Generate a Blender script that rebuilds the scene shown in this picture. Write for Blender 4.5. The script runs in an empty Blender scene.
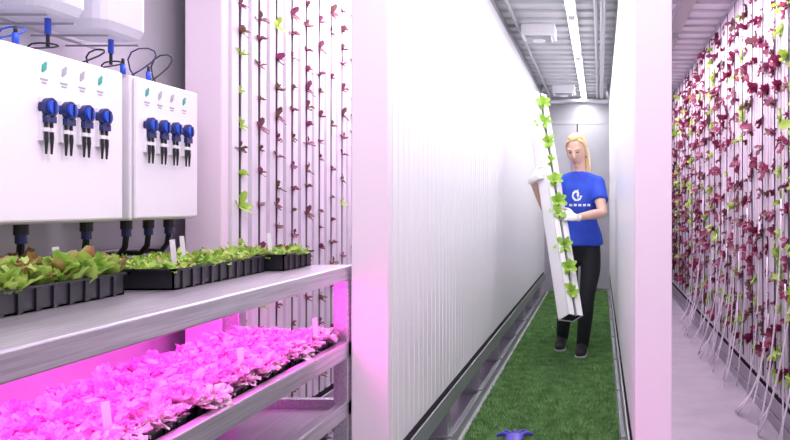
import bpy, math, random
import numpy as np
from mathutils import Vector, Matrix, Euler
from mathutils.bvhtree import BVHTree
random.seed(7); rng=np.random.default_rng(7)
S=bpy.context.scene
S.view_settings.view_transform='Standard'
S.view_settings.look='None'
CZ=1.13
# ---------------------------------------------------------------- materials
def mat(name,col,rough=.5,metal=0,emit=None,es=0,noise=None,nscale=8,bump=0,bscale=60,transl=0,alpha=1,spec=.5,stretch=None):
    m=bpy.data.materials.new(name); m.use_nodes=True
    nt=m.node_tree; b=nt.nodes['Principled BSDF']
    b.inputs['Base Color'].default_value=(*col,1); b.inputs['Roughness'].default_value=rough
    b.inputs['Metallic'].default_value=metal; b.inputs['Specular IOR Level'].default_value=spec
    if emit: b.inputs['Emission Color'].default_value=(*emit,1); b.inputs['Emission Strength'].default_value=es
    tc=nt.nodes.new('ShaderNodeNewGeometry'); src=tc.outputs['Position']
    if stretch:
        mp=nt.nodes.new('ShaderNodeMapping'); mp.inputs['Scale'].default_value=stretch
        nt.links.new(src,mp.inputs['Vector']); src=mp.outputs['Vector']
    if noise:
        n=nt.nodes.new('ShaderNodeTexNoise'); n.inputs['Scale'].default_value=nscale; n.inputs['Detail'].default_value=3
        nt.links.new(src,n.inputs['Vector'])
        r=nt.nodes.new('ShaderNodeValToRGB'); r.color_ramp.elements[0].position=.36; r.color_ramp.elements[1].position=.64
        r.color_ramp.elements[0].color=(*col,1); r.color_ramp.elements[1].color=(*noise,1)
        nt.links.new(n.outputs['Fac'],r.inputs['Fac']); nt.links.new(r.outputs['Color'],b.inputs['Base Color'])
        csrc=r.outputs['Color']
    else: csrc=None
    if bump:
        n2=nt.nodes.new('ShaderNodeTexNoise'); n2.inputs['Scale'].default_value=bscale
        nt.links.new(src,n2.inputs['Vector'])
        bp=nt.nodes.new('ShaderNodeBump'); bp.inputs['Strength'].default_value=bump; bp.inputs['Distance'].default_value=.01
        nt.links.new(n2.outputs['Fac'],bp.inputs['Height']); nt.links.new(bp.outputs['Normal'],b.inputs['Normal'])
    if transl:
        t=nt.nodes.new('ShaderNodeBsdfTranslucent'); t.inputs['Color'].default_value=(*col,1)
        if csrc: nt.links.new(csrc,t.inputs['Color'])
        mx=nt.nodes.new('ShaderNodeMixShader'); mx.inputs['Fac'].default_value=transl
        nt.links.new(b.outputs[0],mx.inputs[1]); nt.links.new(t.outputs[0],mx.inputs[2])
        nt.links.new(mx.outputs[0],nt.nodes['Material Output'].inputs['Surface'])
    return m
M={}
M['white']=mat('white_panel_plastic',(.80,.78,.83),.35)
M['tower']=mat('white_tower_pvc',(.84,.82,.86),.3)
M['groove']=mat('tower_joint_grey',(.16,.15,.19),.6)
M['post']=mat('white_post_pink_lit',(.84,.72,.82),.45)  # white posts, with the pink light tint put into the base colour
M['wallm']=mat('insulated_wall',(.60,.60,.64),.35,.3,noise=(.68,.68,.72),nscale=2,bump=.05,bscale=9)
M['ceil']=mat('ceiling_paint',(.52,.52,.56),.5,noise=(.58,.58,.62),nscale=3)
M['floor']=mat('sealed_floor',(.36,.36,.39),.4,noise=(.43,.42,.46),nscale=5,bump=.05,bscale=40)
M['back']=mat('back_wall_steel',(.38,.38,.42),.4,.3,noise=(.47,.47,.51),nscale=1.5)
M['steel']=mat('brushed_steel',(.50,.48,.53),.33,.85,noise=(.66,.64,.69),nscale=6,stretch=(30,.8,30),bump=.03,bscale=20)
M['alu']=mat('aluminium_rail',(.42,.42,.46),.38,.7)
M['dark']=mat('black_foam_and_gap_shade',(.02,.018,.025),.8)  # tower foam; also used for the shaded gap above the gutters
M['black']=mat('black_plastic',(.012,.012,.018),.4)
M['navy']=mat('navy_pump_plastic',(.012,.02,.12),.3)
M['blue']=mat('blue_fitting',(.03,.10,.65),.35)
M['greenlogo']=mat('green_logo_print',(.03,.35,.25),.5)
M['grey']=mat('grey_print',(.35,.36,.4),.5)
M['tank']=mat('translucent_tank_plastic',(.82,.83,.89),.3,transl=.35)
M['turf']=mat('artificial_turf',(.11,.25,.07),.75,noise=(.22,.42,.15),nscale=14)
M['turfb']=mat('turf_backing',(.06,.17,.04),.9,noise=(.11,.26,.06),nscale=90)
M['redleaf']=mat('red_lettuce_leaf',(.16,.012,.05),.5,noise=(.28,.03,.09),nscale=14,transl=.25)
M['redleaf2']=mat('purple_lettuce_leaf',(.22,.04,.12),.5,noise=(.14,.10,.04),nscale=14,transl=.25)
M['greenleaf']=mat('green_lettuce_leaf',(.30,.55,.05),.5,noise=(.45,.68,.12),nscale=18,transl=.35)
M['seedl']=mat('seedling_leaf',(.20,.42,.04),.5,noise=(.45,.60,.12),nscale=30,transl=.3)
M['seedr']=mat('seedling_red_leaf',(.30,.10,.05),.5,noise=(.38,.36,.10),nscale=30,transl=.3)
M['lowleaf']=mat('shelf_lettuce_leaf_pink_lit',(.50,.22,.36),.5,noise=(.92,.80,.88),nscale=32,transl=.3)  # lettuce leaves with the magenta lamp tint put into their colour
M['skin']=mat('skin',(.76,.48,.38),.5)
M['lip']=mat('lips',(.55,.17,.16),.4)
M['hair']=mat('blonde_hair',(.62,.42,.19),.45,noise=(.85,.65,.37),nscale=20,stretch=(8,8,1),bump=.3,bscale=30)
M['shirt']=mat('blue_tshirt_cotton',(.02,.06,.52),.8,noise=(.03,.09,.64),nscale=6,bump=.25,bscale=18)
M['pants']=mat('black_trousers',(.012,.012,.018),.75,bump=.3,bscale=16)
M['shoe']=mat('black_shoe',(.015,.015,.02),.5)
M['sole']=mat('white_sole',(.6,.6,.62),.6)
M['glove']=mat('white_glove',(.85,.83,.83),.6)
M['print']=mat('white_shirt_print',(.85,.88,.95),.6)
M['eye']=mat('eye_dark',(.05,.035,.03),.3)
M['tag']=mat('white_plant_tag',(.85,.82,.88),.5)
M['cloth']=mat('violet_nitrile_glove',(.10,.07,.50),.45)
M['tube_em']=mat('fluorescent_tube',(1,1,1),.4,emit=(1,.98,1),es=6)
M['pink_em']=mat('magenta_led_strip',(1,.3,.9),.4,emit=(1,.12,.85),es=6)
M['soil']=mat('dark_plug_soil',(.05,.03,.02),.9,bump=.5,bscale=90)
# ---------------------------------------------------------------- builder
class B:
    def __init__(s): s.v=[]; s.f=[]; s.m=[]; s.mats=[]
    def mi(s,k):
        if k not in s.mats: s.mats.append(k)
        return s.mats.index(k)
    def add(s,vs,fs,k):
        o=len(s.v); s.v+= [tuple(v) for v in vs]; i=s.mi(k)
        for f in fs: s.f.append(tuple(o+a for a in f)); s.m.append(i)
    def box(s,x0,x1,y0,y1,z0,z1,k,mx=None):
        if x0>x1:x0,x1=x1,x0
        vs=[(x0,y0,z0),(x1,y0,z0),(x1,y1,z0),(x0,y1,z0),(x0,y0,z1),(x1,y0,z1),(x1,y1,z1),(x0,y1,z1)]
        if mx is not None: vs=[mx@Vector(v) for v in vs]
        s.add(vs,[(0,3,2,1),(4,5,6,7),(0,1,5,4),(1,2,6,5),(2,3,7,6),(3,0,4,7)],k)
    def tube(s,pts,rad,k,seg=10,ref=None,round_=False):
        pts=[Vector(p) for p in pts]; n=len(pts)
        if not isinstance(rad,(list,)): rad=[rad]*n
        rad=[(r,r) if not isinstance(r,tuple) else r for r in rad]
        if round_:
            d0=(pts[0]-pts[1]).normalized(); d1=(pts[-1]-pts[-2]).normalized()
            r0=rad[0];r1=rad[-1]; m0=min(r0);m1=min(r1)
            pre=[(pts[0]+d0*m0*.95,(r0[0]*.25,r0[1]*.25)),(pts[0]+d0*m0*.7,(r0[0]*.7,r0[1]*.7)),(pts[0]+d0*m0*.35,(r0[0]*.93,r0[1]*.93))]
            post=[(pts[-1]+d1*m1*.35,(r1[0]*.93,r1[1]*.93)),(pts[-1]+d1*m1*.7,(r1[0]*.7,r1[1]*.7)),(pts[-1]+d1*m1*.95,(r1[0]*.25,r1[1]*.25))]
            pts=[a for a,_ in pre]+pts+[a for a,_ in post]; rad=[a for _,a in pre]+rad+[a for _,a in post]; n=len(pts)
        vs=[]
        u=None
        for i in range(n):
            t=(pts[min(i+1,n-1)]-pts[max(i-1,0)]).normalized()
            if ref is not None: u=Vector(ref)
            elif u is None: u=Vector((1,0,0)) if abs(t.x)<.8 else Vector((0,1,0))
            u=(u-t*u.dot(t)); u.normalize(); w=t.cross(u)
            for j in range(seg):
                a=2*math.pi*j/seg
                vs.append(pts[i]+u*math.cos(a)*rad[i][0]+w*math.sin(a)*rad[i][1])
        fs=[]
        for i in range(n-1):
            for j in range(seg):
                k2=(j+1)%seg
                fs.append((i*seg+j,i*seg+k2,(i+1)*seg+k2,(i+1)*seg+j))
        fs.append(tuple(range(seg))[::-1]); fs.append(tuple((n-1)*seg+j for j in range(seg)))
        s.add(vs,fs,k)
    def ell(s,c,r,k,mx=None,nu=16,nv=10):
        vs=[];fs=[]
        for i in range(1,nv):
            th=math.pi*i/nv
            for j in range(nu):
                ph=2*math.pi*j/nu
                vs.append(Vector((c[0]+r[0]*math.sin(th)*math.cos(ph),c[1]+r[1]*math.sin(th)*math.sin(ph),c[2]+r[2]*math.cos(th))))
        vs.append(Vector((c[0],c[1],c[2]+r[2]))); vs.append(Vector((c[0],c[1],c[2]-r[2])))
        T=len(vs)-2;Bt=len(vs)-1
        for i in range(nv-2):
            for j in range(nu):
                k2=(j+1)%nu; fs.append((i*nu+j,(i+1)*nu+j,(i+1)*nu+k2,i*nu+k2))
        for j in range(nu):
            fs.append((T,j,(j+1)%nu)); fs.append((Bt,(nv-2)*nu+(j+1)%nu,(nv-2)*nu+j))
        if mx is not None: vs=[mx@v for v in vs]
        s.add(vs,fs,k)
    def obj(s,name,parent=None,bevel=0,smooth=False):
        me=bpy.data.meshes.new(name); me.from_pydata(s.v,[],s.f); 
        for k in s.mats: me.materials.append(M[k])
        me.polygons.foreach_set('material_index',s.m)
        if smooth: me.polygons.foreach_set('use_smooth',[True]*len(s.f))
        me.update()
        o=bpy.data.objects.new(name,me); S.collection.objects.link(o)
        if bevel:
            md=o.modifiers.new('Bevel','BEVEL'); md.width=bevel; md.segments=2; md.limit_method='ANGLE'
        if parent: o.parent=parent
        return o
def empty(name,loc=(0,0,0)):
    e=bpy.data.objects.new(name,None); S.collection.objects.link(e); e.location=loc; e.empty_display_size=.1
    return e
def adopt(ch,e):
    ch.parent=e; ch.matrix_parent_inverse=Matrix.Translation(e.location).inverted()
def npmesh(name,V,F,ks,mi=None,parent=None,smooth=True):
    me=bpy.data.meshes.new(name); n=F.shape[1]
    me.vertices.add(len(V)); me.vertices.foreach_set('co',V.astype(np.float32).ravel())
    me.loops.add(F.size); me.loops.foreach_set('vertex_index',F.astype(np.int32).ravel())
    me.polygons.add(len(F)); me.polygons.foreach_set('loop_start',np.arange(0,F.size,n,dtype=np.int32))
    try: me.polygons.foreach_set('loop_total',np.full(len(F),n,dtype=np.int32))
    except Exception: pass
    for k in ks: me.materials.append(M[k])
    if mi is not None: me.polygons.foreach_set('material_index',mi.astype(np.int32))
    me.polygons.foreach_set('use_smooth',np.full(len(F),smooth))
    me.update(calc_edges=True); me.validate()
    o=bpy.data.objects.new(name,me); S.collection.objects.link(o)
    if parent: adopt(o,parent)
    return o
# ---------------------------------------------------------------- room shell
XL,XR,YF,YB,ZC=-1.45,1.10,-.7,10.2,2.52
b=B(); b.box(XL-.1,XR+.1,YF,YB+.1,-.06,0,'floor'); b.obj('floor')
b=B(); b.box(XL-.08,XL,YF,YB,0,ZC,'wallm'); 
b.obj('wall_left')
b=B(); b.box(XR,XR+.08,YF,YB,0,ZC,'wallm'); b.obj('wall_right')
b=B(); b.box(XL-.08,XR+.08,YB,YB+.08,0,ZC,'back')
b.obj('wall_back')
b=B(); b.box(-.78,.2,YB-.03,YB-.001,.04,2.16,'back'); b.box(-.3,-.285,YB-.034,YB-.029,.04,2.16,'dark')
for x in (-.82,.2): b.box(x,x+.04,YB-.04,YB-.001,0,2.2,'alu')
b.box(-.78,.2,YB-.04,YB-.001,2.16,2.2,'alu')
for x in (-.36,-.22): b.tube([(x,YB-.07,.3),(x,YB-.07,1.9)],.012,'alu'); b.box(x-.02,x+.02,YB-.075,YB-.03,.95,1.05,'alu')
b.obj('door_1')
b=B(); b.box(XL-.08,XR+.08,YF,YB+.08,ZC,ZC+.08,'ceil')
y=YF+.1
while y<YB-.1:
    b.box(XL,XR,y,y+.10,ZC-.022,ZC,'ceil'); y+=.24
b.obj('ceiling')
# ---------------------------------------------------------------- racks
Y0,Y1=2.61,9.95
def rack(name,x0,x1,face,pitch=.155,zb=.29,zt=2.43,slots=True,y0=Y0,endpost=True):
    e=empty(name,((x0+x1)/2,(y0+Y1)/2,0))
    p=B()
    if endpost:
        p.box(x0,x1,y0,y0+.05,0,2.50,'post'); p.box(x0,x1,Y1-.05,Y1,0,2.50,'post')
    else:
        p.box(x0,x1,y0,y0+.03,0,2.50,'post')
    adopt(p.obj('end_posts',bevel=.004),e)
    t=B(); y=y0+.06; ys=[]
    w=pitch-.006
    fx=x1 if face>0 else x0; bx=x0 if face>0 else x1
    sg=1 if face>0 else -1
    while y+w<Y1-.05:
        c=y+w/2; ys.append(c)
        if slots:
            w2=w*.41; sl=.011
            t.box(bx,fx-sg*.05,c-w2,c+w2,zb,zt,'tower')
            t.box(fx-sg*.05,fx,c-w2,c-sl,zb,zt,'tower'); t.box(fx-sg*.05,fx,c+sl,c+w2,zb,zt,'tower')
            t.box(fx-sg*.05,fx-sg*.003,c-sl,c+sl,zb+.01,zt-.01,'dark')
            t.box(fx-sg*.05,fx-sg*.025,c+w2,c-w2+pitch,zb,zt,'groove')
        else:
            t.box(x0+.012,x1-.012,y,y+pitch,zb+.01,zt-.01,'groove')
            h=w/2
            t.box(x0,x1,y,y+h-.007,zb,zt,'tower'); t.box(x0,x1,y+h+.003,y+w-.002,zb,zt,'tower')
        y+=pitch
    adopt(t.obj('towers',bevel=.0 if slots else .003),e)
    g=B()
    g.box(x0,x1,y0+.05,Y1-.05,zt,zt+.05,'alu')
    g.box(x0-.012,x1+.012,y0+.055,Y1-.055,zb-.10,zb-.09,'alu')
    for xx in (x0-.014,x1+.006): g.box(xx,xx+.008,y0+.055,Y1-.055,zb-.10,zb-.02,'alu')
    for xx in (x0+.004,x1-.012): g.box(xx,xx+.008,y0+.055,Y1-.055,zb-.09,zb,'dark')  # black strips standing in for the shaded gap under the towers
    g.box(x0+.01,x1-.01,y0+.055,Y1-.055,0,.04,'alu')
    for xx in (x0-.02,x1): g.box(xx,xx+.02,y0+.055,Y1-.055,0.0,.055,'alu')
    yy=y0+.1
    while yy<Y1-.1:
        g.box(x0,x1,yy,yy+.06,.04,zb-.10,'alu'); g.box(x0-.02,x1+.02,yy-.01,yy+.07,.055,.065,'alu'); yy+=.92
    adopt(g.obj('gutter_rail',bevel=.002),e)
    q=B(); q.tube([((x0+x1)/2,y0+.06,zt+.06),((x0+x1)/2,Y1-.06,zt+.06)],.012,'black'); adopt(q.obj('irrigation_pipe',smooth=True),e)
    return e,ys
rk0,ysL=rack('hydroponic_tower_rack',-1.372,-1.25,+1)
rk1,_=rack('hydroponic_tower_rack',-.822,-.70,-1,slots=False)
rk2,_=rack('hydroponic_tower_rack',.116,.238,+1,slots=False)
rk3,ysR=rack('hydroponic_tower_rack',.90,1.02,-1,zb=.16,zt=2.46,y0=2.3,endpost=False,pitch=.15)
# ---------------------------------------------------------------- plants
def plant_tpl(nleaf,L,W,p0,curve,ruf,nu=5,nv=5):
    Vs=[];Fs=[];o=0
    for i in range(nleaf):
        az=i*2.4+random.uniform(-.3,.3); l=L*random.uniform(.7,1.1); wd=W*random.uniform(.8,1.15)
        th0=p0*random.uniform(.4,1.2); cu=curve*random.uniform(.6,1.3); ph=random.uniform(0,6)
        r=0;z=0; vs=[]
        for a in range(nu):
            t=a/(nu-1); th=th0+cu*t
            if a: r+=math.sin(th)*l/(nu-1); z+=math.cos(th)*l/(nu-1)
            w=wd*(.12+.88*math.sin(math.pi*min(1,t**.8*.86+.02)))*.5
            for c in range(nv):
                v=-1+2*c/(nv-1)
                off=(.25*v*v*w)+ruf*math.sin(5*t*3+ph+v*4)*abs(v)
                x=r-math.cos(th)*off*1.0; zz=z+math.sin(th)*off; y=v*w
                vs.append((x*math.cos(az)-y*math.sin(az),x*math.sin(az)+y*math.cos(az),zz))
        Vs+=vs
        for a in range(nu-1):
            for c in range(nv-1):
                q=o+a*nv+c; Fs.append((q,q+nv,q+nv+1,q+1))
        o+=nu*nv
    return np.array(Vs),np.array(Fs)
def scatter(name,tpls,items,ks,parent=None):
    Vs=[];Fs=[];Ms=[];o=0
    for pos,eu,sc,mi in items:
        V,F=tpls[random.randrange(len(tpls))]
        R=np.array(Euler(eu).to_matrix())
        Vs.append((V*sc)@R.T+np.array(pos)); Fs.append(F+o); Ms.append(np.full(len(F),mi)); o+=len(V)
    return npmesh(name,np.concatenate(Vs),np.concatenate(Fs),ks,np.concatenate(Ms),parent)
sprig=[plant_tpl(5,.055,.024,.7,.7,.004) for _ in range(5)]
head=[plant_tpl(9,.078,.045,.9,.8,.011) for _ in range(6)]
loose=[plant_tpl(8,.090,.042,.6,.9,.008) for _ in range(5)]
it=[]
for i,yc in enumerate(ysL):
    z=.34+random.uniform(0,.1)
    while z<2.38:
        if random.random()<.92:
            it.append(((-1.262,yc+random.uniform(-.004,.004),z),(random.uniform(-.3,.3),random.uniform(.7,1.2),random.uniform(-.4,.4)),random.uniform(.65,1.05),0 if random.random()<.90 and i>0 else (1 if random.random()<.5 else 0)))
        z+=random.uniform(.07,.13)
scatter('red_lettuce_sprigs',sprig,it,['redleaf2','greenleaf'],rk0)
it=[]
for i,yc in enumerate(ysR):
    z=.26+random.uniform(0,.1)
    green=(yc<3.95 and i%2==0) or i%9==8
    while z<2.4:
        if random.random()<.9:
            mi=1 if ((green and random.random()<.8) or random.random()<.08) else (2 if random.random()<.3 else 0)
            it.append(((.915,yc+random.uniform(-.01,.01),z),(random.uniform(-.4,.4),-random.uniform(.6,1.3),random.uniform(-.5,.5)),random.uniform(.55,1.15),mi))
        z+=random.uniform(.09,.17)
scatter('red_leaf_lettuce',head,it,['redleaf','greenleaf','redleaf2'],rk3)
w=B()
for i in range(40):
    y=random.uniform(2.7,8.0); z0=random.uniform(.3,.9) if i%3 else random.uniform(.9,1.4); x=.885
    pts=[(x,y,z0)]
    dx=random.uniform(-.03,-.16); dy=random.uniform(-.2,.2)
    for k in range(1,9):
        t=k/8; pts.append((x+dx*t*t,y+dy*t*t+.02*math.sin(t*6+i),z0+( .012-z0)*(t**.85)))
    w.tube(pts,[(.014,.003)]*9,'tag',seg=6,ref=(0,1,0))
adopt(w.obj('irrigation_wick_strips',smooth=True),rk3)
w=B()
for i,yc in enumerate(ysR):
    if i%2==0: w.tube([(.885,yc+.05,2.45),(.88,yc+.05,1.5),(.885,yc+.05,.2)],.0035,'black',seg=5)
adopt(w.obj('drip_lines'),rk3)
# ---------------------------------------------------------------- turf
xa,xb=-.655,.094
b=B(); b.box(xa,xb,.2,YB-.06,0.0,.008,'turfb'); turf=b.obj('artificial_turf_runner')
N=110000
yy=2.9+(YB-.08-2.9)*rng.random(N)**1.35
bx=rng.uniform(xa+.004,xb-.004,N); az=rng.uniform(0,6.283,N); h=rng.uniform(.012,.026,N); wd=.0022+yy*.00035
ln=rng.normal(0,.009,(N,2))
V=np.zeros((N,3,3))
V[:,0]=np.stack([bx-wd*np.cos(az),yy-wd*np.sin(az),np.full(N,.007)],1)
V[:,1]=np.stack([bx+wd*np.cos(az),yy+wd*np.sin(az),np.full(N,.007)],1)
V[:,2]=np.stack([np.clip(bx+ln[:,0],xa,xb),yy+ln[:,1],h+.007],1)
npmesh('blades',V.reshape(-1,3),np.arange(3*N).reshape(-1,3),['turf'],None,turf,smooth=False)
# ---------------------------------------------------------------- nursery bench
TX=-.83; TZ=.926; TE=2.66
e=empty('stainless_nursery_bench',(-1.1,1.5,0))
b=B()
b.box(-1.24,TX,.35,TE,TZ-.048,TZ,'steel'); b.box(-1.44,-1.24,.35,2.58,TZ-.048,TZ,'steel')
b.box(-1.44,-1.425,.35,2.58,TZ,TZ+.07,'steel')
for (za,zb2) in ((.622,.676),(.43,.48)):
    b.box(TX-.03,TX,.35,TE,za,zb2,'steel'); b.box(-1.24,-1.21,.35,TE,za,zb2,'steel')
    b.box(-1.21,TX-.03,.35,TE,za+.01,za+.018,'steel')
    b.box(-1.24,TX,TE-.03,TE,za,zb2,'steel')
for y in (.35,TE-.055):
    for x in (TX-.05,-1.24):
        b.box(x,x+.05,y,y+.055,0,TZ-.048,'steel')
adopt(b.obj('frame',bevel=.004),e)
b=B()
for x in (-.95,-1.05,-1.15):
    b.box(x-.015,x+.015,.45,TE-.08,TZ-.066,TZ-.0485,'pink_em')
adopt(b.obj('led_grow_bars'),e)
def tray(name,x0,x1,y0,y1,z,h=.05,rim=.008):
    b=B(); t=.004
    b.box(x0+rim,x1-rim,y0+rim,y1-rim,z,z+.004,'black')
    b.box(x0+rim,x0+rim+t,y0+rim,y1-rim,z,z+h,'black'); b.box(x1-rim-t,x1-rim,y0+rim,y1-rim,z,z+h,'black')
    b.box(x0+rim,x1-rim,y0+rim,y0+rim+t,z,z+h,'black'); b.box(x0+rim,x1-rim,y1-rim-t,y1-rim,z,z+h,'black')
    b.box(x0,x1,y0,y0+rim+t,z+h-.005,z+h,'black'); b.box(x0,x1,y1-rim-t,y1,z+h-.005,z+h,'black')
    b.box(x0,x0+rim+t,y0,y1,z+h-.005,z+h,'black'); b.box(x1-rim-t,x1,y0,y1,z+h-.005,z+h,'black')
    nx=max(2,int((x1-x0)/.045)); ny=max(2,int((y1-y0)/.045))
    for i in range(1,nx): 
        x=x0+(x1-x0)*i/nx; b.box(x-.003,x+.003,y0+.01,y1-.01,z+.01,z+h-.004,'black')
    for j in range(1,ny):
        y=y0+(y1-y0)*j/ny; b.box(x0+.01,x1-.01,y-.003,y+.003,z+.01,z+h-.004,'black')
        b.box(x1-rim,x1-rim+.004,y-.006,y+.006,z,z+h-.006,'black')
    b.box(x0+.012,x1-.012,y0+.012,y1-.012,z+.004,z+h-.012,'soil')
    return b.obj(name)
tr=[(-1.37,-1.065,1.22,1.79,0),(-1.33,-1.0,1.86,2.38,1),(-1.22,-.955,2.40,2.64,1)]
seed_t=[plant_tpl(5,.062,.028,.45,.5,.004) for _ in range(6)]
small_t=[plant_tpl(4,.038,.016,.6,.7,.003) for _ in range(6)]
for ti,(x0,x1,y0,y1,k) in enumerate(tr):
    t=tray('seedling_tray',x0,x1,y0,y1,TZ+.0005)
    it=[]
    n=250 if k==0 else int(260*(y1-y0)/.5)
    for _ in range(n):
        it.append(((random.uniform(x0+.015,x1-.012),random.uniform(y0+.015,y1-.015),TZ+.036),(random.uniform(-.25,.25),random.uniform(-.25,.25),random.uniform(0,6)),random.uniform(.75,1.25),1 if random.random()<(.38 if k==0 else .06) else 0))
    s=scatter('seedlings',seed_t if k==0 else small_t,it,['seedl','seedr'],None); adopt(s,t)
    tg=B()
    for q in range(2 if ti==1 else 1):
        x=x1-.07-q*.10 ; y=y0+.25*(y1-y0)+q*.45*(y1-y0) if k else 1.66
        tg.box(-.006,.006,-.001,.001,0,.085,'tag',Matrix.Translation((x,y,TZ+.03))@Euler((.1,-.08,.5)).to_matrix().to_4x4())
    adopt(tg.obj('plant_tags'),t)
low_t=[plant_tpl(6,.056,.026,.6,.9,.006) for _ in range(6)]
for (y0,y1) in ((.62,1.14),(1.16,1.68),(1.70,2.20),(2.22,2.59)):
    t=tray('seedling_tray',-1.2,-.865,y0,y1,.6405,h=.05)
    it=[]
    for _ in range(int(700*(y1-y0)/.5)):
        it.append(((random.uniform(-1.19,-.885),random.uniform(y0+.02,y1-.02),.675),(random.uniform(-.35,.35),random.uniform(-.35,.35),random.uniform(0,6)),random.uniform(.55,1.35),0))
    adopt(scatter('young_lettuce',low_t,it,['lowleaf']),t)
    tg=B(); tg.box(-.007,.007,-.001,.001,0,.09,'tag',Matrix.Translation((-.905,y0+.3,.68))@Euler((.15,-.1,.6)).to_matrix().to_4x4())
    adopt(tg.obj('plant_tags'),t)
# ---------------------------------------------------------------- dosing cabinets
BX=-1.25
def cabinet(y0,y1,pumps):
    e=empty('nutrient_dosing_cabinet',(BX,(y0+y1)/2,1.28))
    b=B(); b.box(XL+.003,BX-.012,y0,y1,1.085,1.478,'white'); b.box(BX-.012,BX,y0+.004,y1-.004,1.089,1.474,'white')
    adopt(b.obj('housing',bevel=.008),e)
    p=B()
    for i,y in enumerate(pumps):
        z=1.347
        p.box(BX,BX+.008,y-.019,y+.019,z-.075,z+.022,'white')
        p.tube([(BX+.002,y,z),(BX+.018,y,z)],.022,'navy',seg=20)
        p.tube([(BX+.018,y,z),(BX+.024,y,z)],.015,'blue',seg=16)
        p.box(BX+.024,BX+.028,y-.003,y+.003,z-.014,z+.014,'navy')
        p.box(BX+.006,BX+.018,y-.016,y+.016,z-.034,z-.019,'navy')
        for s in (-1,1):
            p.tube([(BX+.011,y+s*.009,z-.034),(BX+.012,y+s*.009,z-.070),(BX+.011,y+s*.009,z-.105)],[.0034,.0042,.0022],'black',seg=8)
            p.tube([(BX+.012,y+s*.009,z-.046),(BX+.012,y+s*.009,z-.055)],.0068,'white',seg=8)
    adopt(p.obj('peristaltic_pumps'),e)
    l=B()
    for i,y in enumerate(pumps):
        z=1.438
        l.tube([(BX+.0002,y-.006,z-.012),(BX+.0006,y,z),(BX+.0002,y+.008,z+.012)],[(.003,.001),(.009,.001),(.003,.001)],'greenlogo' if i in (0,3) else 'grey',seg=8,ref=(0,1,0))
        l.box(BX,BX+.001,y-.012,y+.012,z-.030,z-.026,'grey'); l.box(BX,BX+.001,y-.008,y+.008,z-.037,z-.034,'grey')
    adopt(l.obj('labels'),e)
    h=B()
    for i in range(3):
        y=y0+.06+i*(y1-y0-.12)/2
        h.tube([(BX-.06,y,1.085),(BX-.06,y,1.06)],.015,'black',seg=12); h.tube([(BX-.06,y,1.06),(BX-.06,y,1.04)],.012,'navy',seg=12)
        h.tube([(BX-.06,y,1.045),(BX-.07,y+.01,1.01),(BX-.10,y+.03,.985),(BX-.165,y+.05,.985)],.008,'black',seg=8)
    adopt(h.obj('hose_fittings',smooth=False),e)
cabinet(1.50,2.075,[1.776,1.842,1.906,1.975])
cabinet(2.125,2.46,[2.18,2.244,2.307,2.374])
te=empty('nutrient_tank_rack',(-1.31,1.8,1.5))
DZ=.035
for (y0,y1) in ((1.44,1.65),(1.745,1.915),(1.975,2.165)):
    b=B(); cx=-1.32; hw=.085
    yc=(y0+y1)/2; hl=(y1-y0)/2
    def rr(s,z):
        r=.035; out=[]
        for (sx,sy,a0) in ((1,1,0),(-1,1,90),(-1,-1,180),(1,-1,270)):
            for a in (0,30,60,90):
                A=math.radians(a0+a); out.append((cx+sx*(hw*s-r*s)+r*s*math.cos(A),yc+sy*(hl*s-r*s)+r*s*math.sin(A),z+DZ))
        return out
    vs=[];secs=[(.72,1.532),(.90,1.538),(1,1.56),(1,1.80),(1.03,1.81),(1.03,1.82),(1,1.83),(1,2.02),(.8,2.06),(.4,2.075)]
    for s_,z in secs: vs+=rr(s_,z)
    n=16; fs=[]
    for i in range(len(secs)-1):
        for j in range(n): fs.append((i*n+j,i*n+(j+1)%n,(i+1)*n+(j+1)%n,(i+1)*n+j))
    fs.append(tuple(range(n))[::-1]); fs.append(tuple((len(secs)-1)*n+j for j in range(n)))
    b.add(vs,fs,'tank')
    b.tube([(cx,yc,2.10),(cx,yc,2.15)],.03,'blue',seg=16)
    b.tube([(cx+.02,yc+.03,1.57),(cx+.02,yc+.03,1.53)],.007,'blue',seg=10)
    b.tube([(cx+.02,yc+.03,1.54),(cx+.02,yc+.03,1.50)],.004,'black',seg=10)
    adopt(b.obj('nutrient_tank'),te)
b=B()
for x in (-1.40,): b.tube([(x,1.42,1.527+DZ),(x,2.22,1.527+DZ)],.004,'alu',seg=8)
for y in (1.50,1.64,1.79,1.88,2.01,2.14): b.tube([(-1.447,y,1.524+DZ),(-1.25,y,1.524+DZ)],.003,'alu',seg=8)
adopt(b.obj('wire_shelf'),te)
b=B()
random.seed(3)
for (y,k) in ((1.60,'black'),(1.70,'blue'),(1.80,'black'),(1.99,'black'),(2.06,'black'),(2.2,'navy'),(2.3,'black')):
    pts=[]; A=random.uniform(.02,.05); H=random.uniform(.02,.05) if y<2.1 else .09
    for i in range(11):
        t=i/10; pts.append((-1.31+.03*math.sin(t*5),y+.10*t+A*math.sin(t*6),1.485+H*math.sin(t*math.pi)))
    b.tube(pts,.0022,k,seg=6)
for y in (1.66,1.73,2.12,2.24): b.tube([(-1.28,y,1.478),(-1.28,y,1.505)],.007,'blue',seg=10); b.tube([(-1.28,y,1.503),(-1.28,y,1.52)],.004,'black',seg=8)
adopt(b.obj('dosing_hoses',smooth=True),te)
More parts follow.
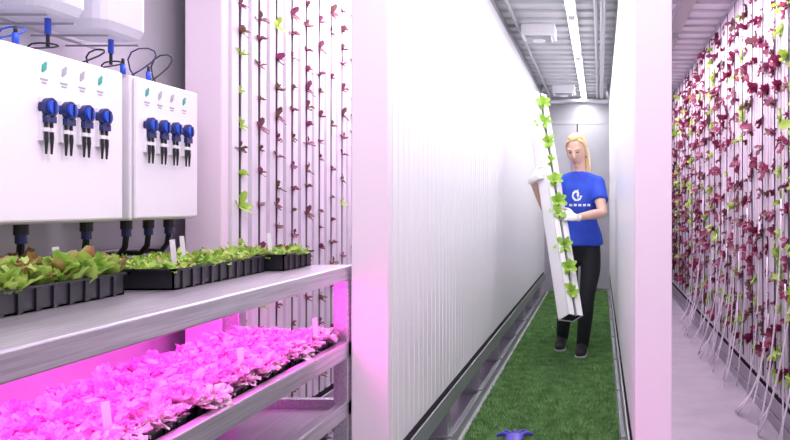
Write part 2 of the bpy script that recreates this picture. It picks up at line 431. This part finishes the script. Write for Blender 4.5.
# ---------------------------------------------------------------- lights
K=.58
def area(name,loc,sx,sy,pw,col,rot=(0,0,0),parent=None):
    l=bpy.data.lights.new(name,'AREA'); l.shape='RECTANGLE'; l.size=sx; l.size_y=sy; l.energy=pw; l.color=col
    o=bpy.data.objects.new(name,l); S.collection.objects.link(o); o.location=loc; o.rotation_euler=rot
    if parent: adopt(o,parent)
    return o
for i in range(6):
    y0=.9+i*1.55; y1=y0+1.45
    e=empty('fluorescent_ceiling_light',(-.2,(y0+y1)/2,2.47))
    b=B(); b.box(-.235,-.165,y0,y1,2.462,2.496,'white'); 
    for y in (y0,y1-.02): b.box(-.225,-.175,y,y+.02,2.425,2.462,'white')
    for x in (-.218,-.182): b.tube([(x,y0+.02,2.443),(x,y1-.02,2.443)],.010,'tube_em',seg=10)
    adopt(b.obj('fixture'),e)
    area('lamp',(-.2,(y0+y1)/2,2.424),.035,1.38,24*K,(1,.97,1),parent=e)
for nm,x,col,pw in (('l',-1.036,(1,.76,.98),48),('r',.57,(1,.76,.97),38)):
    for i in range(4):
        yc=3.6+i*1.7
        e=empty('led_grow_light',(x,yc,2.46)); b=B(); b.box(x-.05,x+.05,yc-.75,yc+.75,2.44,2.496,'alu'); adopt(b.obj('housing'),e)
        area('lamp',(x,yc,2.435),.08,1.4,pw*K,col,parent=e)
for x,col,pw in ((-.8,(1,.83,1),28),(.6,(1,.74,.98),24)):  # unseen pinkish lamps with housings, added over the camera as front light
    e=empty('added_ceiling_light',(x,1.3,2.46)); b=B(); b.box(x-.16,x+.16,.5,2.1,2.44,2.496,'white'); adopt(b.obj('housing'),e)
    area('lamp',(x,1.3,2.435),.28,1.5,pw*K,col,parent=e)
area('grow_lamp',(-1.03,1.5,TZ-.075),.3,2.1,18,(1,.045,.70),parent=bpy.data.objects['stainless_nursery_bench'])
for (x,y) in ((-.47,6.1),(-.42,9.2)):
    b=B(); b.box(x-.13,x+.13,y-.13,y+.13,2.41,2.498,'white'); b.box(x-.10,x+.10,y-.10,y+.10,2.395,2.412,'alu')
    b.tube([(x,y,2.38),(x,y,2.40)],.05,'white',seg=20)
    b.obj('air_circulation_fan',bevel=.01)
b=B()
b.tube([(-.03,.5,2.46),(-.03,YB-.05,2.46)],.014,'alu'); b.tube([(.02,.5,2.44),(.02,YB-.05,2.44)],.020,'alu'); b.tube([(-.62,3,2.47),(-.62,YB-.05,2.47)],.012,'alu')
b.tube([(-.66,9.0,2.30),(.10,9.0,2.30)],.025,'alu')
b.tube([(-.66,9.0,2.30),(-.66,9.0,2.49)],.015,'alu'); b.tube([(.09,9.0,2.30),(.09,9.0,2.49)],.015,'alu')
b.obj('conduit_pipes',smooth=True)
# ---------------------------------------------------------------- violet glove on turf
b=B()
for k in range(5):
    a=math.radians(40+k*28); L=.07+.02*(k in(1,2,3))
    p0=Vector((-.40,3.71,.037)); d=Vector((math.cos(a),math.sin(a),0))
    b.tube([p0+d*.03,p0+d*(.03+L*.5)+Vector((0,0,.006)),p0+d*(.03+L)+Vector((0,0,-.008))],[(.012,.009),(.011,.008),(.008,.006)],'cloth',seg=8,round_=True,ref=(0,0,1))
b.tube([(-.40,3.61,.034),(-.40,3.67,.040),(-.40,3.71,.038),(-.40,3.76,.032)],[(.048,.012),(.040,.016),(.046,.016),(.03,.01)],'cloth',seg=14,round_=True,ref=(1,0,0))
b.obj('nitrile_glove',smooth=True)
# ---------------------------------------------------------------- held tower
Pb=Vector((-.185,5.0,.408)); Pt=Vector((-.475,5.85,1.923))
a=(Pt-Pb).normalized(); Lt=(Pt-Pb).length
n1=Vector((math.sin(math.radians(38)),-math.cos(math.radians(38)),0)); n1=(n1-a*n1.dot(a)).normalized()
t1=a.cross(n1).normalized()
if t1.x<0: t1=-t1
hw=.055
Mx=Matrix((( t1.x,n1.x,a.x,Pb.x),(t1.y,n1.y,a.y,Pb.y),(t1.z,n1.z,a.z,Pb.z),(0,0,0,1)))
e=empty('handheld_grow_tower',tuple(Pb))
b=B()
T=.005; H=hw+.003
b.box(-H,-H+T,-hw,hw,0,Lt,'tower',Mx); b.box(H-T,H,-hw,hw,0,Lt,'tower',Mx); b.box(-H,H,-hw,-hw+T,0,Lt,'tower',Mx)
b.box(-H,-.009,hw-T,hw,0,Lt,'tower',Mx); b.box(.009,H,hw-T,hw,0,Lt,'tower',Mx)
b.box(-.012,-.009,hw-.02,hw,0,Lt,'tower',Mx); b.box(.009,.012,hw-.02,hw,0,Lt,'tower',Mx)
b.box(-H+T+.001,H-T-.001,-hw+T+.001,hw-.012,.006,Lt-.006,'dark',Mx)
adopt(b.obj('channel'),e)
it=[]
for k in range(10):
    s=.16+k*(Lt-.22)/9.3
    if abs(s-(.405*Lt))<.06: s+=.07
    p=Mx@Vector((0,hw-.005,s))
    it.append((tuple(p),(random.uniform(.7,1.2),random.uniform(-.3,.6),random.uniform(-.3,.3)),random.uniform(.7,1.05),0))
adopt(scatter('lettuce',loose,it,['greenleaf']),e)
# ---------------------------------------------------------------- person
PX,PY=-.155,5.83
def P(x,y,z): return Vector((PX+x,PY+y,z))
per=empty('woman_worker',(PX,PY,0))
parts=[]
def part(k):
    b=B(); parts.append((b,k)); return b
def spline(pts,rads,n=4):
    out=[];ro=[]
    m=len(pts)
    for i in range(m-1):
        p=[pts[max(i-1,0)],pts[i],pts[i+1],pts[min(i+2,m-1)]]; r=[rads[max(i-1,0)],rads[i],rads[i+1],rads[min(i+2,m-1)]]
        for k in range(n):
            t=k/n
            f=lambda A,Bq,C,D:.5*((2*Bq)+(C-A)*t+(2*A-5*Bq+4*C-D)*t*t+(3*Bq-A-3*C+D)*t**3)
            out.append(f(*p)); ro.append((f(*[q[0] for q in r]),f(*[q[1] for q in r])))
    out.append(pts[-1]); ro.append(rads[-1]); return out,ro
def lo(k,pts,rads,ref=(1,0,0),seg=20,rnd=True):
    rads=[(r,r) if not isinstance(r,tuple) else r for r in rads]
    p,r=spline([Vector(q) for q in pts],rads); part(k).tube(p,r,k,seg=seg,ref=ref,round_=rnd)
lo('shirt',[P(.01,.005,.835),P(.01,.0,.90),P(.005,-.005,1.01),P(0,-.012,1.12),P(0,-.01,1.21),P(0,0,1.28),P(0,.005,1.325),P(0,.008,1.362)],
   [(.172,.118),(.160,.110),(.128,.100),(.137,.112),(.150,.108),(.150,.086),(.110,.072),(.062,.060)],rnd=False)
lo('shirt',[P(-.125,.0,1.288),P(-.06,.004,1.320),P(0,.006,1.330),P(.06,.004,1.320),P(.125,0,1.288)],[(.050,.056),(.046,.056),(.040,.056),(.046,.056),(.050,.056)],ref=(0,0,1))
lo('skin',[P(0,.01,1.32),P(0,0,1.40),P(-.003,-.012,1.48)],[(.050,.052),(.044,.048),(.045,.052)])
lo('pants',[P(.01,.01,.97),P(.01,.01,.88),P(.01,.01,.80),P(.01,.01,.75)],[(.115,.085),(.140,.098),(.145,.100),(.11,.08)])
lo('pants',[P(.084,.0,.82),P(.085,-.02,.65),P(.062,-.055,.47),P(.045,-.03,.28),P(.025,.02,.085)],[(.074,.088),(.074,.082),(.058,.064),(.055,.060),(.046,.052)])
lo('pants',[P(-.066,.01,.82),P(-.078,.03,.65),P(-.095,.06,.47),P(-.115,.17,.29),P(-.135,.27,.10)],[(.074,.088),(.073,.082),(.057,.064),(.055,.060),(.045,.052)])
def shoe(hx,hy,tx,ty,up):
    h=P(hx,hy,0.018);t=P(tx,ty,0.018); d=(t-h)
    pts=[h+d*.0+Vector((0,0,.055+up)),h+d*.25+Vector((0,0,.060+up*.8)),h+d*.5+Vector((0,0,.050+up*.4)),h+d*.75+Vector((0,0,.038)),h+d*1.0+Vector((0,0,.030))]
    lo('shoe',pts,[(.032,.042),(.037,.045),(.040,.036),(.045,.025),(.034,.016)])
    pts=[h+Vector((0,0,.010+up)),h+d*.35+Vector((0,0,.010+up*.6)),h+d*.7+Vector((0,0,.010)),h+d*1.03+Vector((0,0,.010))]
    lo('sole',pts,[(.036,.010),(.038,.010),(.048,.010),(.038,.010)])
    lo('pants' ,[h+d*.12+Vector((0,0,.10+up)),h+d*.12+Vector((0,0,.13+up))],[(.045,.05),(.045,.05)])
shoe(.03,.055,.010,-.145,0)
shoe(-.135,.30,-.15,.115,.02)
shR=P(.138,0,1.290); elR=Vector((.015,5.66,1.065))
shL=P(-.138,0,1.290); elL=Vector((-.385,5.705,1.09))
def tp(s,u,v): return Mx@Vector((u,v,s))
sR=.405*Lt; sL=.60*Lt
wrR=tp(sR,.118,hw+.028)
wrL=tp(sL,-.087,-.075)
for sh,el,wr in ((shR,elR,wrR),(shL,elL,wrL)):
    m=sh.lerp(el,.62)
    inward=Vector((PX,PY,1.28))
    lo('shirt',[sh.lerp(inward,.25),sh,sh.lerp(el,.12)],[(.050,.052),(.052,.054),(.054,.056)])
    lo('shirt',[sh,sh.lerp(el,.3),m],[(.052,.054),(.056,.056),(.061,.059)],rnd=False)
    lo('skin',[sh.lerp(el,.4),sh.lerp(el,.75),el,el.lerp(wr,.3),el.lerp(wr,.7),wr],[.042,.038,.034,.036,.028,.022])
hc=P(-.010,-.012,1.462)
HR=Matrix.Translation(hc)@Euler((math.radians(10),math.radians(-3),math.radians(-14))).to_matrix().to_4x4()@Matrix.Diagonal((.94,.94,.98,1))
def Hd(x,y,z): return HR@Vector((x,y,z))
hs=[(-.050,-.038,.018,.022),(-.035,-.026,.038,.050),(0,-.012,.054,.078),(.045,-.004,.065,.092),(.095,.004,.071,.098),(.130,.008,.066,.090),(.152,.010,.050,.070),(.165,.012,.024,.036)]
bb=part('skin'); pts=[Hd(0,y,z) for z,y,_,_ in hs]; 
p,r=spline(pts,[(q[2]*.94,q[3]*.94) for q in hs]); bb.tube(p,r,'skin',seg=24,ref=HR.to_3x3()@Vector((1,0,0)),round_=True)
lo('skin',[Hd(0,-.088,.075),Hd(0,-.100,.052),Hd(0,-.110,.028),Hd(0,-.098,.020)],[.006,.008,.010,.008],seg=10)
for s in (-1,1):
    lo('skin',[Hd(s*.070,.010,.02),Hd(s*.077,.012,.045),Hd(s*.073,.014,.07)],[(.008,.014),(.010,.018),(.008,.014)],seg=10)
    lo('skin',[Hd(s*.014,-.094,.078),Hd(s*.032,-.091,.083),Hd(s*.050,-.074,.078)],[.005,.006,.004],seg=8)
def remesh(parts,name,vox,it=3):
    V=[];F=[]
    for b,_ in parts:
        o=len(V); V+=b.v; F+=[tuple(o+i for i in f) for f in b.f]
    me=bpy.data.meshes.new(name); me.from_pydata([tuple(v) for v in V],[],F); me.update()
    o=bpy.data.objects.new(name+'_src',me); S.collection.objects.link(o)
    md=o.modifiers.new('r','REMESH'); md.mode='VOXEL'; md.voxel_size=vox
    md=o.modifiers.new('s','SMOOTH'); md.factor=.5; md.iterations=it
    dg=bpy.context.evaluated_depsgraph_get(); dg.update()
    m2=bpy.data.meshes.new_from_object(o.evaluated_get(dg)); m2.name=name
    bpy.data.objects.remove(o); 
    o2=bpy.data.objects.new(name,m2); S.collection.objects.link(o2)
    m2.materials.clear()
    ks=[]; trees=[]
    for b,k in parts:
        if k not in ks: ks.append(k)
        trees.append((BVHTree.FromPolygons([Vector(v) for v in b.v],b.f),ks.index(k)))
    for k in ks: m2.materials.append(M[k])
    for pl in m2.polygons:
        c=pl.center; best=1e9;bi=0
        for t,i in trees:
            r=t.find_nearest(c,best)
            if r[0] is not None and r[3]<best: best=r[3]; bi=i
        pl.material_index=bi; pl.use_smooth=True
    return o2,ks
body,ks=remesh(parts,'body',.0055,4)
body.data.materials.append(M['print']); pi=len(ks); si=ks.index('shirt')
for pl in body.data.polygons:
    if pl.material_index==si and pl.normal.y<-.3:
        x=pl.center.x-PX; z=pl.center.z+.015
        txt=(-.075<x<.085) and (1.128<z<1.146) and (int((x+.2)/.011)%3!=2)
        d=math.hypot(x+.012,(z-1.205)*.9); ring=(.022<d<.036 and not(x>-.005 and z>1.205))
        flame=abs(x+.004)<.010*(1-(abs(z-1.215)/.035)) 
        if txt or ring or flame: pl.material_index=pi
adopt(body,per)
b=B()
Rm=HR
for s in (-1,1):
    b.ell((s*.030,-.0890,.058),(.013,.006,.0042),'eye',Rm)
    b.ell((s*.031,-.0925,.082),(.016,.004,.0025),'hair',Rm)
b.ell((0,-.0840,-.010),(.019,.007,.0045),'lip',Rm)
b.ell((0,-.0830,-.017),(.015,.007,.0045),'lip',Rm)
adopt(b.obj('facial_features',smooth=True),per)
hp=[]
def lh(pts,rads,seg=18):
    bb=B(); hp.append((bb,'hair')); rads=[(r,r) if not isinstance(r,tuple) else r for r in rads]
    p,r=spline([Vector(q) for q in pts],rads); bb.tube(p,r,'hair',seg=seg,ref=(1,0,0),round_=True)
bb=B(); hp.append((bb,'hair')); bb.ell((0,.026,.098),(.078,.096,.100),'hair',HR,24,16)
bb=B(); hp.append((bb,'hair')); bb.ell((0,-.028,.156),(.058,.060,.038),'hair',HR,20,12)
for s in (-1,1):
    lh([Hd(s*.045,-.066,.140),Hd(s*.066,-.036,.115),Hd(s*.074,-.004,.06),Hd(s*.070,.02,.005)],[.010,.011,.011,.009],seg=10)
lh([Hd(.0,.11,.12),Hd(.03,.120,.06),Hd(.05,.095,-.02),Hd(.062,.06,-.09),Hd(.06,.04,-.13)],[.026,.028,.026,.020,.009])
hair,_=remesh(hp,'hair',.005,2); adopt(hair,per)
def hand(wrist,fwd,pn,side,base):
    f=fwd.normalized(); pn=(pn-f*pn.dot(f)).normalized(); sd=f.cross(pn); 
    if sd.dot(side)<0: sd=-sd
    hpz=[]
    def ch(pts,rads):
        bb=B(); hpz.append((bb,'glove')); p,r=spline([Vector(q) for q in pts],[(x,x) if not isinstance(x,tuple) else x for x in rads]); bb.tube(p,r,'glove',seg=12,ref=sd,round_=True)
    ch([wrist-f*.02,wrist,wrist+f*.035,wrist+f*.070,wrist+f*.085],[(.026,.022),(.026,.020),(.036,.017),(.040,.015),(.036,.011)])
    for i,(o,L) in enumerate(((.030,.070),(.010,.080),(-.011,.074),(-.031,.058))):
        p0=wrist+f*.075+sd*o; r=.0088-(.001 if i==3 else 0)
        pts=[p0-f*.02,p0]; ang=math.radians(10+4*i)
        for seg,q in enumerate((.42,.32,.26)):
            ang+=math.radians([8,38,30][seg]) if base==0 else math.radians([24,40,28][seg])
            pts.append(pts[-1]+(f*math.cos(ang)+pn*math.sin(ang)+sd*o*.6)*L*q)
        ch(pts,[r,r,r*.97,r*.92,r*.82])
    p0=wrist+f*.022+sd*.026
    ch([p0-sd*.015,p0+sd*.018+f*.018+pn*.004,p0+sd*.034+f*.042+pn*.010,p0+sd*.036+f*.064+pn*.020],[.013,.012,.0102,.0082])
    o,_=remesh(hpz,'hand',.003,2); adopt(o,per)
hand(wrR,-t1,-n1,a,0)
hand(wrL,n1,t1,a,1)
# ---------------------------------------------------------------- world & camera
W=bpy.data.worlds.new('World'); S.world=W; W.use_nodes=True
bg=W.node_tree.nodes['Background']; bg.inputs['Color'].default_value=(.97,.90,1,1); bg.inputs['Strength'].default_value=.95
cam=bpy.data.cameras.new('Camera'); co=bpy.data.objects.new('Camera',cam); S.collection.objects.link(co)
co.location=(0,0,CZ); co.rotation_euler=(math.pi/2,0,0); cam.sensor_width=36; cam.lens=36
cam.shift_x=-205/790; cam.shift_y=-16/790; cam.clip_start=.02
S.camera=co
